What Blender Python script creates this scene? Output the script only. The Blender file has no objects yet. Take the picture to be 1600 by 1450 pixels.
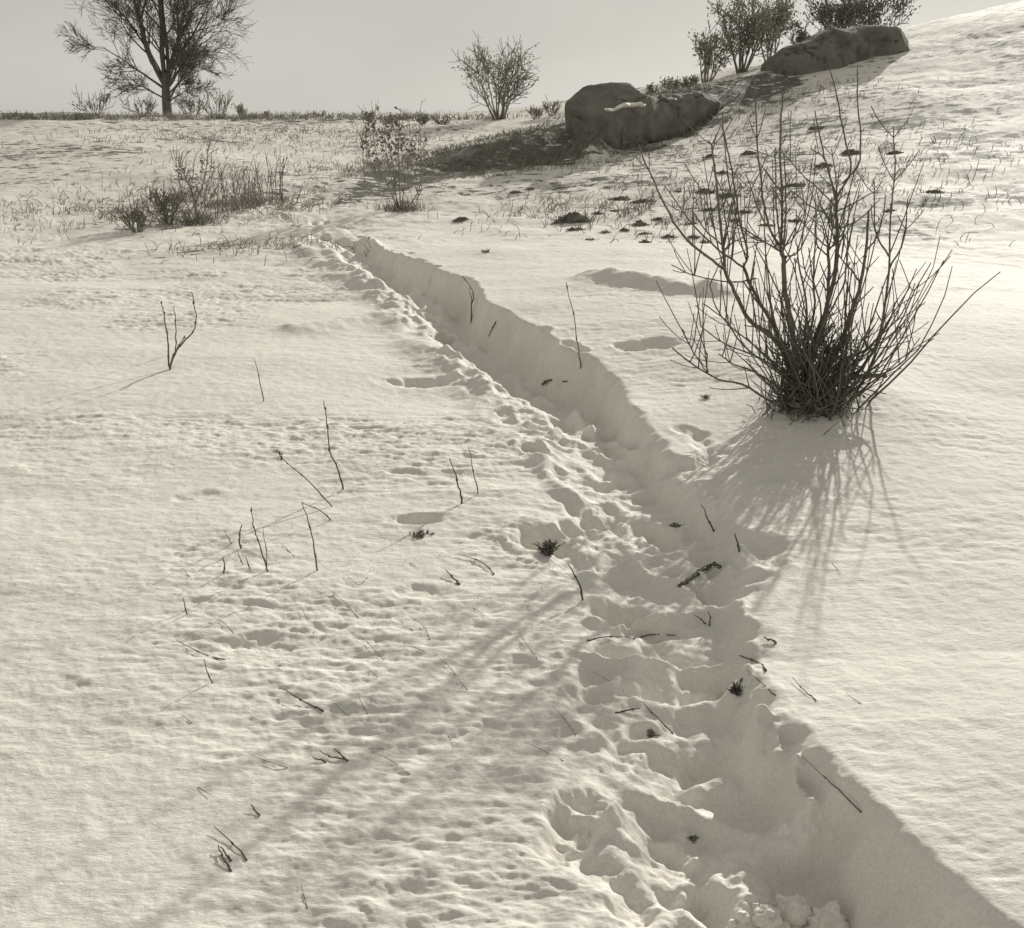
import bpy, math, random
import numpy as np
from mathutils import Vector
S = bpy.context.scene
COL = S.collection
R = math.radians
# ------------------------------------------------------------------ camera
F = 1500.0; CU, CV = 800.0, 725.0; CAMH = 1.6
PITCH = math.atan(545/1500)
cd = bpy.data.cameras.new('camera'); cam = bpy.data.objects.new('camera', cd); COL.objects.link(cam)
cd.sensor_width = 36; cd.lens = 36*F/1600; cd.clip_start = .05; cd.clip_end = 3000
cam.location = (0, 0, CAMH); cam.rotation_euler = (R(90)-PITCH, 0, 0)
S.camera = cam
# ------------------------------------------------------------------ light
SUN_AZ = R(29); SUN_EL = R(22)
w = bpy.data.worlds.new('World'); S.world = w; w.use_nodes = True
nt = w.node_tree; nt.nodes.clear()
wo = nt.nodes.new('ShaderNodeOutputWorld'); bg = nt.nodes.new('ShaderNodeBackground')
sky = nt.nodes.new('ShaderNodeTexSky'); sky.sky_type = 'NISHITA'; sky.sun_disc = False
sky.sun_elevation = SUN_EL; sky.sun_rotation = SUN_AZ
sky.air_density = 1.0; sky.dust_density = 1.0; sky.ozone_density = 1.0
bw = nt.nodes.new('ShaderNodeRGBToBW')                       # a monochrome plate: only the sky's luminance is kept
pw = nt.nodes.new('ShaderNodeMath'); pw.operation = 'POWER'; pw.inputs[1].default_value = .22   # thin even overcast
tint = nt.nodes.new('ShaderNodeMixRGB'); tint.blend_type = 'MULTIPLY'; tint.inputs[0].default_value = 1
tint.inputs[2].default_value = (1.42, 1.375, 1.255, 1)
L = nt.links.new
L(sky.outputs[0], bw.inputs[0]); L(bw.outputs[0], pw.inputs[0]); L(pw.outputs[0], tint.inputs[1])
tcs = nt.nodes.new('ShaderNodeTexCoord'); mps = nt.nodes.new('ShaderNodeMapping'); mps.inputs['Scale'].default_value = (1.2, 1.2, 4.5)
ncs = nt.nodes.new('ShaderNodeTexNoise'); ncs.inputs['Scale'].default_value = 2.2; ncs.inputs['Detail'].default_value = 5
rcs = nt.nodes.new('ShaderNodeMapRange'); rcs.inputs['From Min'].default_value = .3; rcs.inputs['From Max'].default_value = .7
rcs.inputs['To Min'].default_value = .93; rcs.inputs['To Max'].default_value = 1.06
mcs = nt.nodes.new('ShaderNodeMixRGB'); mcs.blend_type = 'MULTIPLY'; mcs.inputs[0].default_value = 1
L(tcs.outputs['Generated'], mps.inputs[0]); L(mps.outputs[0], ncs.inputs['Vector']); L(ncs.outputs[0], rcs.inputs[0])
sxz = nt.nodes.new('ShaderNodeSeparateXYZ'); hz = nt.nodes.new('ShaderNodeMapRange'); hz.inputs['From Min'].default_value = 0; hz.inputs['From Max'].default_value = .14
hz.inputs['To Min'].default_value = 1.10; hz.inputs['To Max'].default_value = .98
mhz = nt.nodes.new('ShaderNodeMixRGB'); mhz.blend_type = 'MULTIPLY'; mhz.inputs[0].default_value = 1
L(tcs.outputs['Generated'], sxz.inputs[0]); L(sxz.outputs[2], hz.inputs[0]); L(tint.outputs[0], mhz.inputs[1]); L(hz.outputs[0], mhz.inputs[2])
L(mhz.outputs[0], mcs.inputs[1]); L(rcs.outputs[0], mcs.inputs[2]); L(mcs.outputs[0], bg.inputs[0])
bg.inputs[1].default_value = .125
L(bg.outputs[0], wo.inputs[0])
sl = bpy.data.lights.new('sun', 'SUN'); so = bpy.data.objects.new('sun', sl); COL.objects.link(so)
sl.energy = 2.2; sl.angle = R(.7); sl.color = (1.0, .962, .885)
sdir = Vector((math.sin(SUN_AZ)*math.cos(SUN_EL), math.cos(SUN_AZ)*math.cos(SUN_EL), math.sin(SUN_EL)))
so.rotation_euler = sdir.to_track_quat('Z', 'Y').to_euler(); so.location = (6, 12, 8)
S.view_settings.view_transform = 'Standard'; S.view_settings.look = 'None'
S.view_settings.exposure = 1.0; S.view_settings.gamma = 1; S.view_settings.use_curve_mapping = False
# ------------------------------------------------------------------ noise
def _h(ix, iy, s):
    n = (ix.astype(np.int64)*374761393 + iy.astype(np.int64)*668265263 + s*1442695041) & 0xffffffff
    n = ((n ^ (n >> 13))*1274126177) & 0xffffffff
    n = (n ^ (n >> 16)) & 0xffffff
    return n/float(0xffffff)
def vn(x, y, s=0):
    ix = np.floor(x); iy = np.floor(y); fx = x-ix; fy = y-iy
    fx = fx*fx*fx*(fx*(fx*6-15)+10); fy = fy*fy*fy*(fy*(fy*6-15)+10)
    a = _h(ix, iy, s); b = _h(ix+1, iy, s); c = _h(ix, iy+1, s); d = _h(ix+1, iy+1, s)
    return (a*(1-fx)+b*fx)*(1-fy)+(c*(1-fx)+d*fx)*fy
def fbm(x, y, s=0, o=4, g=.5):
    t = 0; a = 1; n = 0
    for k in range(o):
        t = t + a*(vn(x, y, s+k*17)-.5)*2; n += a; a *= g
        x, y = (x*1.6+y*1.2)+3.7, (y*1.6-x*1.2)+1.3
    return t/n
def sst(a, b, x):
    t = np.clip((x-a)/(b-a), 0, 1); return t*t*(3-2*t)
# ------------------------------------------------------------------ rays
cp, sp = math.cos(PITCH), math.sin(PITCH)
def ray(u, v):
    a = (u-CU)/F; b = (CV-v)/F
    return (a, cp+sp*b, -sp+cp*b)
def onz(u, v, z=0.):
    d = ray(u, v); t = (z-CAMH)/d[2]; return (d[0]*t, d[1]*t)
def onY(u, v, Y):
    d = ray(u, v); t = Y/d[1]; return Vector((d[0]*t, Y, CAMH+d[2]*t))
# ------------------------------------------------------------------ trodden path
RIM = [(470,356),(520,372),(585,390),(640,405),(700,424),(738,431),(752,462),(800,487),(850,508),(878,540),(925,556),(962,590),(985,640),(1010,665),(1040,700),(1062,750),(1108,788),(1150,830),(1175,880),(1192,940),(1202,990),(1197,1050),(1215,1110),(1260,1160),(1310,1210),(1350,1250),(1440,1330),(1600,1470),(1900,1750)]
BKY = [1.7,2.1,2.5,3.3,4.2,5.0,5.7,6.6,8,10,12,14]; BKH = [.15,.13,.07,.06,.09,.12,.18,.26,.27,.17,.07,.01]; DPH = [.09,.085,.06,.06,.065,.08,.10,.12,.13,.10,.05,.02]
def _rim(u, v):
    z = .1
    for _ in range(4): z = float(np.interp(onz(u, v, z)[1], BKY, BKH))
    return onz(u, v, z)
RIMW = [_rim(u, v) for u, v in RIM]
LEFT = [(430,352),(470,378),(520,415),(575,452),(625,500),(680,552),(740,615),(790,668),(825,720),(850,775),(830,815),(815,850),(840,890),(885,950),(905,1050),(893,1150),(862,1260),(885,1350),(925,1440),(1000,1700)]
LEFTW = [onz(u, v, 0) for u, v in LEFT]
def sdist(x, y, pl):
    best = np.full(x.shape, 1e9); sg = np.zeros(x.shape)
    for (ax, ay), (bx, by) in zip(pl[:-1], pl[1:]):
        dx, dy = bx-ax, by-ay; L2 = dx*dx+dy*dy
        t = np.clip(((x-ax)*dx+(y-ay)*dy)/L2, 0, 1)
        px, py = x-ax-t*dx, y-ay-t*dy
        d = px*px+py*py; c = dx*py-dy*px
        m = d < best-1e-9
        best = np.where(m, d, best); sg = np.where(m, np.sign(c), sg)
    return np.sqrt(best)*sg          # runs towards the camera: + lies on its left = our right-hand side
# (u, v, half length px-world m along, half width m, angle deg, depth m)
PITS = [(965,968,.095,.085,0,.115),(1052,902,.05,.03,20,.07),(928,1105,.10,.075,10,.09),(905,1305,.12,.075,75,.10),(935,1375,.06,.05,0,.05),
 (985,1412,.08,.055,80,.085),(1108,1405,.05,.05,0,.09),(1175,1385,.05,.03,0,.04),(848,862,.13,.085,0,.12),(905,845,.10,.06,0,.06),
 (880,662,.10,.07,20,.10),(850,688,.09,.06,10,.08),(808,612,.10,.07,20,.09),(760,590,.09,.06,30,.06),(700,520,.10,.06,70,.10),(690,480,.10,.07,80,.06),
 (640,444,.16,.10,0,.11),(600,432,.16,.11,0,.10),(560,405,.2,.1,0,.07),(510,425,.22,.12,0,.10),(530,372,.25,.15,0,.08),(470,390,.2,.15,0,.06),
 (960,765,.16,.06,0,.07),(1000,790,.1,.05,0,.05),(1095,1195,.06,.05,30,.07),(1000,1180,.11,.04,0,.05),(1030,1085,.15,.045,5,.06),(1090,1085,.05,.04,0,.05),
 (1010,1035,.20,.04,0,.08),(1010,990,.14,.035,5,.05),(1020,1310,.10,.035,0,.07),(1075,925,.09,.03,-50,.07),(840,730,.16,.04,-60,.06),(665,605,.3,.12,0,.045),
 (650,834,.12,.05,5,.05),(660,950,.1,.06,0,.02),(520,1003,.06,.035,20,.022),(580,1045,.12,.03,0,.016),(395,1025,.10,.04,15,.02),
 (430,1035,.06,.03,0,.015),(710,1320,.07,.03,0,.010),(630,1425,.07,.04,20,.018),(310,795,.10,.05,20,.02),(300,1410,.06,.04,20,.010),(860,1340,.02,.02,0,.01),
 (1010,600,.2,.12,0,.05),(1130,905,.05,.05,0,.04),(940,690,.12,.09,0,.06),(1005,1145,.05,.03,20,.05),(1150,1080,.05,.035,0,.05),
 (380,900,.14,.06,0,.012)]
RIDG = [([(930,486),(985,497),(1050,508),(1120,512)],.09,.16),([(470,515),(520,508),(570,500),(620,492)],.055,.15),
 ([(925,1000),(960,998),(1040,985),(1110,975),(1150,990),(1160,1030)],.05,.03),([(930,1060),(1000,1062),(1060,1048),(1120,1062),(1160,1060)],.05,.03),
 ([(920,930),(985,905),(1040,935),(1075,950),(1130,925)],.045,.03),([(1000,860),(1040,885),(1100,870)],.03,.03),
 ([(940,1130),(1000,1120),(1080,1125),(1150,1115)],.045,.035),([(900,1160),(950,1195),(1010,1190),(1060,1165),(1140,1175)],.05,.035),
 ([(1150,1110),(1152,1180),(1160,1235),(1100,1240)],.06,.04),([(1000,1260),(1090,1285),(1150,1310),(1200,1330)],.05,.035),
 ([(960,1320),(1010,1330),(1080,1320),(1120,1350),(1210,1355)],.05,.04),([(895,1335),(920,1300),(900,1290)],.05,.025),([(925,1350),(955,1310)],.05,.02),
 ([(1040,1380),(1090,1390),(1180,1400)],.06,.04),([(1178,1205),(1192,1250)],.12,.036),([(1232,1290),(1252,1345)],.17,.042),
 ([(1100,1440),(1150,1430)],.06,.05),([(815,600),(850,620),(905,655)],.06,.05),([(740,540),(780,560),(810,580)],.07,.05),([(690,505),(740,545)],.06,.06),([(575,400),(610,430),(650,450),(700,500)],.08,.07),
 ([(900,650),(925,690),(1000,750)],.06,.04),([(470,375),(540,420),(600,455)],.05,.08),([(700,570),(760,630),(830,690)],.03,.05),
 ([(840,730),(870,790),(930,830)],.06,.05),([(930,820),(970,800),(1010,790)],.04,.04),([(870,700),(940,735),(1010,750)],.04,.04)]
PW = [(onz(u, v, -.05), l, b, R(a), d) for u, v, l, b, a, d in PITS]
RW = [([onz(u, v, -.08 if max(q[0] for q in p) > 640 and p[0] != (930,486) else 0) for u, v in p], h, b) for p, h, b in RIDG]
rs = random.Random(5)
STAMPS = []
for i in range(120):                                          # boot prints trodden along the path
    k = rs.random()*(len(LEFTW)-2); j = int(k); f = k-j
    a = [LEFTW[j][q]*(1-f)+LEFTW[j+1][q]*f for q in (0, 1)]
    off = rs.uniform(.02, .85 if a[1] > 3 else .6)
    STAMPS.append(((a[0]+off, a[1]+rs.uniform(-.1,.1)), rs.uniform(.10,.17), rs.uniform(.045,.075), R(90+rs.uniform(-35,50)), rs.uniform(.014,.042)))
SNB = 21.0
def macro(x, y):
    base = 1.6*sst(9, 37, y)*.97 + .25*sst(12,36,y)*fbm(x/9, y/9, 3, 3)
    base = np.where(y > 37, base-(y-37)*.006, base)
    sp_ = np.log1p(np.exp((x-.2)*1.2))/1.2
    hill = .21*np.minimum(sp_, 30)*sst(8.5, 31, y)
    fl = sst(120, 400, np.hypot(x, y))
    return (base+hill)*(1-.6*fl)
def bankmask(x, y):                                           # low dark scarp running down from the boulders
    X = [-3.4, -1.5, .3, 1.7, 3.8, 6.0, 8.0]; Yv = [17.6, 20.0, 21.6, 22.3, 24.0, 26.3, 28.]
    hh = [0, .22, .42, .6, .55, .25, 0.]
    yc = np.interp(x, X, Yv); h = np.interp(x, X, hh)
    return y-yc, h
def ground(x, y, fine=True):
    x = np.asarray(x, float); y = np.asarray(y, float)
    z = macro(x, y)
    r = np.hypot(x, y)
    db, hb = bankmask(x, y)
    db = db + .35*fbm(x/1.1, y/1.1, 71, 3)
    z = z + hb*(sst(-1.3, .6, db)*(1-sst(.8, 5, db)))
    z = z + .38*np.exp(-((x-1.62)/.33)**2-((y-SNB)/.6)**2)
    # gentle drifts
    z = z + .055*fbm(x/2.3, y/1.5, 11, 3)*np.minimum(1, r/3) + .12*fbm(x/6, y/5, 12, 2)*sst(9, 16, r)
    near = (y > -.5) & (y < 20) & (np.abs(x) < 9)
    zz = np.zeros(x.shape)
    if near.any():
        X = x[near]; Y = y[near]
        wob = .05*fbm(X/.35, Y/.35, 21, 4)+.018*fbm(X/.07, Y/.07, 22, 3)
        dR = sdist(X, Y, RIMW)+wob
        dL = sdist(X, Y, LEFTW)+.10*fbm(X/.3, Y/.3, 31, 4)
        fade = 1-sst(11, 15.5, Y)
        bank = (np.interp(Y, BKY, BKH)+.04*sst(0, 1.2, dR))*sst(-.12, .03, dR)*fade
        bank *= (1-.55*sst(2.5, 6, dR))
        mask = (1-sst(-.13, .0, dR))*sst(-.05, .30, dL)*(.35+.65*fade)*(1-sst(15, 18.5, Y))
        depth = np.interp(Y, BKY, DPH)
        Z = bank-depth*mask*(1-.8*sst(3.8, 5.2, Y)*sst(.22, .55, -dR))
        # mound under the shrub
        Z += .12*np.exp(-(((X-1.75)/.55)**2+((Y-5.05)/.6)**2))
        # trampled lumps
        tr = mask*(1-sst(-.32, -.18, dR)*.75)
        tr2 = sst(-.5, .2, dL)*(1-sst(-.3, .0, dR))
        lum = fbm(X/.16, Y/.10, 41, 5, .55)
        Z += tr*(.024*lum+.014*(1-2*np.abs(fbm(X/.26, Y/.17, 42, 4)))+.007*fbm(X/.045, Y/.035, 44, 4, .65)+.03*sst(4, 6.5, Y)*fbm(X/.22, Y/.3, 47, 4))*(1+1.3*sst(3.5, 9, Y))
        chb = sst(4.2, 6, Y)*fade*sst(-.15, .15, dL)*(1-sst(-.55, -.35, dR))
        Z += chb*(.075*fbm(X/.28, Y/.32, 49, 4, .6)+.04*(1-2.2*np.abs(fbm(X/.35, Y/.4, 56, 3))))
        Z += .05*sst(4.5, 7, Y)*fade*np.exp(-((dR+.62+.1*sst(7, 11, Y))/.16)**2)*(.4+1.2*vn(X/.3, Y/.35, 46))
        Z += .016*tr2*fbm(X/.22, Y/.16, 43, 4)+.06*np.exp(-((X+2.6+.28*(Y-14)*1.)/1.1)**2)*sst(10.5, 13, Y)*(1-sst(18, 20, Y))*fbm(X/.35, Y/.4, 48, 4)
        Z += .010*np.exp(-((dR+.12)/.14)**2)*fbm(X/.07, Y/.07, 57, 4, .6)
        # wind crust on the open snow
        pat = sst(-.2, .4, fbm(X/1.3, Y/.8, 51, 3))
        op = (1-tr)*(1-sst(-.14, .0, -np.abs(dR)))
        left = 1-sst(-.1, .2, dR)
        sc = 1+.10*Y
        cpt = onz(1130, 690, .1); lr = np.maximum(left, .9*np.exp(-((X-cpt[0])/.55)**2-((Y-cpt[1])/.9)**2))
        Z += op*left*(.15+.85*pat)*(.012+.008*sst(3, 5, Y))*fbm(X/.55, Y/.28, 55, 3)
        Z += op*(.42+.58*lr)*(.16+.84*pat*(1-.75*sst(.6, 1.6, -X-.25*Y+.6)*(1-sst(4, 6, Y))))*sc*(.0085*fbm(X/.34, Y/.075, 52, 4, .6)+.008*fbm(X/.07, Y/.03, 53, 3, .6))
        Z += .0035*fbm(X/.05, Y/.05, 54, 3)
        for ii, (c, l, b, a, d) in enumerate(PW+STAMPS):
            s = max(l, b)*2.6
            m = (np.abs(X-c[0]) < s) & (np.abs(Y-c[1]) < s)
            if not m.any(): continue
            xx = X[m]-c[0]; yy = Y[m]-c[1]
            p = (xx*math.cos(a)+yy*math.sin(a))/l; q = (-xx*math.sin(a)+yy*math.cos(a))/b
            boot = ii >= len(PW)
            if boot: q = q/(1-.30*np.exp(-((p+.2)/.25)**2)); p = np.sign(p)*np.abs(p)**1.5
            rr = np.sqrt(p*p+q*q)+(.16 if boot else .42)*fbm(xx/.09+c[0]*9, yy/.07+c[1]*7, 61, 4)
            d = d*((.72 if ii >= 6 else .8) if c[1] > 2.5 else .5) if c[1] < 4.5 else d; Z[m] += -d*(1-sst(.35, 1.2, rr))*(1+.5*fbm(xx/.05+c[0], yy/.05, 64, 3))+.10*d*np.exp(-((rr-1.35)/.3)**2)
        for (pl, h, b) in RW:
            xs = [p[0] for p in pl]; ys = [p[1] for p in pl]
            m = (X > min(xs)-4*b) & (X < max(xs)+4*b) & (Y > min(ys)-4*b) & (Y < max(ys)+4*b)
            if not m.any(): continue
            d = np.abs(sdist(X[m], Y[m], pl))+.5*min(b, .035)*fbm(X[m]/.08, Y[m]/.08, 62, 3)
            Z[m] += (.72 if b < .1 else 1)*h*np.exp(-(d/b)**2)*(.75+.5*vn(X[m]/.12, Y[m]/.12, 63))
        zz[near] = Z
    z = z+zz
    far = sst(7, 14, r)
    z = z + far*(.05*fbm(x/1.7, y/1.2, 81, 4, .5)+.035*fbm(x/.7, y/.5, 83, 4, .55)*sst(-.2, .4, fbm(x/4, y/3, 84, 2))+.012*fbm(x/.25, y/.2, 82, 3))*(1-sst(60, 150, r))
    return z
def gz(x, y): return float(ground(np.array([x]), np.array([y]))[0])
_rays = np.geomspace(1., 70., 900)
def at(u, v):
    d = ray(u, v)
    lo = None
    ys = _rays; ts = ys/d[1]
    zs = CAMH+d[2]*ts; g = ground(d[0]*ts, ys)
    k = np.argmax(zs < g)
    if not (zs < g).any(): k = 700
    Y = ys[k] if k == 0 else ys[k-1]+(ys[k]-ys[k-1])*((zs[k-1]-g[k-1])/max(1e-6, (zs[k-1]-g[k-1])-(zs[k]-g[k])))
    t = Y/d[1]
    x = d[0]*t
    return Vector((x, Y, gz(x, Y)))
# ------------------------------------------------------------------ materials
def mat(name, col, rough=.8, var=.25, scale=8, bump=.0, bscale=30, spec=.2):
    m = bpy.data.materials.new(name); m.use_nodes = True; n = m.node_tree; l = n.links.new
    p = n.nodes['Principled BSDF']; p.inputs['Roughness'].default_value = rough
    p.inputs['Specular IOR Level'].default_value = spec
    tc = n.nodes.new('ShaderNodeTexCoord'); nz = n.nodes.new('ShaderNodeTexNoise')
    nz.inputs['Scale'].default_value = scale; nz.inputs['Detail'].default_value = 6
    l(tc.outputs['Object'], nz.inputs['Vector'])
    cr = n.nodes.new('ShaderNodeMapRange'); cr.inputs['From Min'].default_value = .3; cr.inputs['From Max'].default_value = .7
    cr.inputs['To Min'].default_value = 1-var; cr.inputs['To Max'].default_value = 1+var
    l(nz.outputs[0], cr.inputs[0])
    mx = n.nodes.new('ShaderNodeMixRGB'); mx.blend_type = 'MULTIPLY'; mx.inputs[0].default_value = 1
    mx.inputs[1].default_value = (*col, 1); l(cr.outputs[0], mx.inputs[2]); l(mx.outputs[0], p.inputs['Base Color'])
    if bump:
        nb = n.nodes.new('ShaderNodeTexNoise'); nb.inputs['Scale'].default_value = bscale; nb.inputs['Detail'].default_value = 8
        l(tc.outputs['Object'], nb.inputs['Vector'])
        b = n.nodes.new('ShaderNodeBump'); b.inputs['Strength'].default_value = bump; b.inputs['Distance'].default_value = .05
        l(nb.outputs[0], b.inputs['Height']); l(b.outputs[0], p.inputs['Normal'])
    return m
M_bark = mat('dark_bark', (.15,.14,.12), .8, .35, 25)
M_twig = mat('twig', (.13,.122,.104), .8, .3, 30)
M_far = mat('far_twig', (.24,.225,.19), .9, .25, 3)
M_leaf = mat('dead_leaf', (.20,.188,.16), .9, .35, 9)
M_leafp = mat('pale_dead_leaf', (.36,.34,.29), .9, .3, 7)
M_grass = mat('dry_grass', (.26,.245,.205), .9, .3, 5)
M_rock = mat('dark_rock', (.19,.183,.165), .95, .30, 2.2, 1., 5)
M_earth = mat('turf', (.17,.16,.138), .95, .35, 6, .6, 18)
M_cap = mat('snow_cap', (.80,.77,.71), .7, .04, 6, .4, 20)
def snow_mat():
    m = bpy.data.materials.new('snow'); m.use_nodes = True; n = m.node_tree; l = n.links.new
    p = n.nodes['Principled BSDF']; p.inputs['Roughness'].default_value = .75; p.inputs['Specular IOR Level'].default_value = .15
    tc = n.nodes.new('ShaderNodeTexCoord')
    at_ = n.nodes.new('ShaderNodeAttribute'); at_.attribute_name = 'bare'
    def noise(s, d, sc=(1,1,1), rough=.6):
        mp = n.nodes.new('ShaderNodeMapping'); mp.inputs['Scale'].default_value = sc; l(tc.outputs['Object'], mp.inputs[0])
        z = n.nodes.new('ShaderNodeTexNoise'); z.inputs['Scale'].default_value = s; z.inputs['Detail'].default_value = d; z.inputs['Roughness'].default_value = rough
        l(mp.outputs[0], z.inputs['Vector']); return z.outputs[0]
    # bare ground showing through: attribute (where) against a streaky noise (how)
    ns0 = noise(3.2, 10, (1, 1.7, 1.4), .7)
    nr = n.nodes.new('ShaderNodeMapRange'); nr.clamp = True; nr.inputs['From Min'].default_value = .38; nr.inputs['From Max'].default_value = .62
    nr.inputs['To Min'].default_value = .15; nr.inputs['To Max'].default_value = .85; l(ns0, nr.inputs[0]); ns = nr.outputs[0]
    ad = n.nodes.new('ShaderNodeMath'); ad.operation = 'ADD'; l(at_.outputs['Fac'], ad.inputs[0]); l(ns, ad.inputs[1])
    mr = n.nodes.new('ShaderNodeMapRange'); mr.inputs['From Min'].default_value = 1.0; mr.inputs['From Max'].default_value = 1.12; l(ad.outputs[0], mr.inputs[0])
    # faint wind-blown dust and litter
    nd = noise(3.2, 8, (1, 1.8, 1), .7)
    dr = n.nodes.new('ShaderNodeMapRange'); dr.inputs['From Min'].default_value = .35; dr.inputs['From Max'].default_value = .72
    dr.inputs['To Min'].default_value = 1.02; dr.inputs['To Max'].default_value = .87; l(nd, dr.inputs[0])
    nf = noise(140, 3)
    fr = n.nodes.new('ShaderNodeMapRange'); fr.inputs['From Min'].default_value = .3; fr.inputs['From Max'].default_value = .7
    fr.inputs['To Min'].default_value = .90; fr.inputs['To Max'].default_value = 1.07; l(nf, fr.inputs[0])
    mu = n.nodes.new('ShaderNodeMath'); mu.operation = 'MULTIPLY'; l(dr.outputs[0], mu.inputs[0]); l(fr.outputs[0], mu.inputs[1])
    sc = n.nodes.new('ShaderNodeMixRGB'); sc.blend_type = 'MULTIPLY'; sc.inputs[0].default_value = 1
    sc.inputs[1].default_value = (.80,.77,.71,1); l(mu.outputs[0], sc.inputs[2])
    ec = n.nodes.new('ShaderNodeMixRGB'); ec.inputs[1].default_value = (.10,.096,.085,1); ec.inputs[2].default_value = (.20,.19,.165,1)
    l(noise(9, 6, (1,2,1)), ec.inputs[0])
    mx = n.nodes.new('ShaderNodeMixRGB'); l(mr.outputs[0], mx.inputs[0]); l(sc.outputs[0], mx.inputs[1]); l(ec.outputs[0], mx.inputs[2])
    l(mx.outputs[0], p.inputs['Base Color'])
    b = n.nodes.new('ShaderNodeBump'); b.inputs['Strength'].default_value = .55; b.inputs['Distance'].default_value = .012
    l(noise(28, 9, (1,2.2,1), .7), b.inputs['Height'])
    l(b.outputs[0], p.inputs['Normal'])
    return m
M_snow = snow_mat()
# ------------------------------------------------------------------ helpers
def tag(o, label=None, cat=None, group=None, kind=None):
    if label: o['label'] = label
    if cat: o['category'] = cat
    if group: o['group'] = group
    if kind: o['kind'] = kind
    return o
def empty(name, loc):
    o = bpy.data.objects.new(name, None); COL.objects.link(o); o.location = loc; o.empty_display_size = .1
    return o
class MB:
    def __init__(s): s.v = []; s.f = []
    def tube(s, pts, rad, n=5):
        pts = [Vector(p) for p in pts]
        if len(pts) < 2: return
        b0 = len(s.v); N = len(pts)
        for i, p in enumerate(pts):
            d = (pts[min(i+1, N-1)]-pts[max(i-1, 0)])
            if d.length < 1e-9: d = Vector((0,0,1))
            d.normalize()
            a = d.cross(Vector((0,1,0))); 
            if a.length < .15: a = d.cross(Vector((1,0,0)))
            a.normalize(); c = d.cross(a)
            r = rad[i] if hasattr(rad, '__len__') else rad
            for k in range(n):
                t = 2*math.pi*k/n
                s.v.append(p+a*(r*math.cos(t))+c*(r*math.sin(t)))
        for i in range(N-1):
            for k in range(n):
                a = b0+i*n+k; b = b0+i*n+(k+1) % n
                s.f.append((a, b, b+n, a+n))
        s.f.append(tuple(b0+k for k in range(n))[::-1]); s.f.append(tuple(b0+(N-1)*n+k for k in range(n)))
    def leaf(s, p, sz, rnd):
        a = Vector((rnd.gauss(0,1), rnd.gauss(0,1), rnd.gauss(0,1))).normalized()
        b = a.orthogonal().normalized(); 
        b = (b*math.cos(rnd.random()*6)+a.cross(b)*math.sin(rnd.random()*6)).normalized()
        i = len(s.v); a = a*sz; b = b*sz*.45
        s.v += [p-a, p+b+a*.1, p+a, p-b+a*.1]; s.f.append((i, i+1, i+2, i+3))
    def build(s, name, m, parent=None, smooth=True):
        me = bpy.data.meshes.new(name)
        off = Vector(parent.matrix_basis.translation) if parent else Vector((0,0,0))
        if parent and parent.parent: off = off+parent.parent.matrix_basis.translation
        if not parent and s.v:
            off = Vector(s.v[0]).copy()
        me.from_pydata([tuple(Vector(v)-off) for v in s.v], [], s.f); me.materials.append(m)
        me.polygons.foreach_set('use_smooth', [smooth]*len(me.polygons))
        o = bpy.data.objects.new(name, me); COL.objects.link(o)
        if parent: o.parent = parent
        else: o.location = off
        return o
def spline(pts, k=4):
    """Catmull-Rom through pts"""
    pts = [Vector(p) for p in pts]; out = []
    P = [pts[0]*2-pts[1]]+pts+[pts[-1]*2-pts[-2]]
    for i in range(1, len(P)-2):
        for j in range(k):
            t = j/k; a, b, c, d = P[i-1], P[i], P[i+1], P[i+2]
            out.append(.5*((2*b)+(c-a)*t+(2*a-5*b+4*c-d)*t*t+(3*b-a-3*c+d)*t**3))
    out.append(pts[-1]); return out
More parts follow.
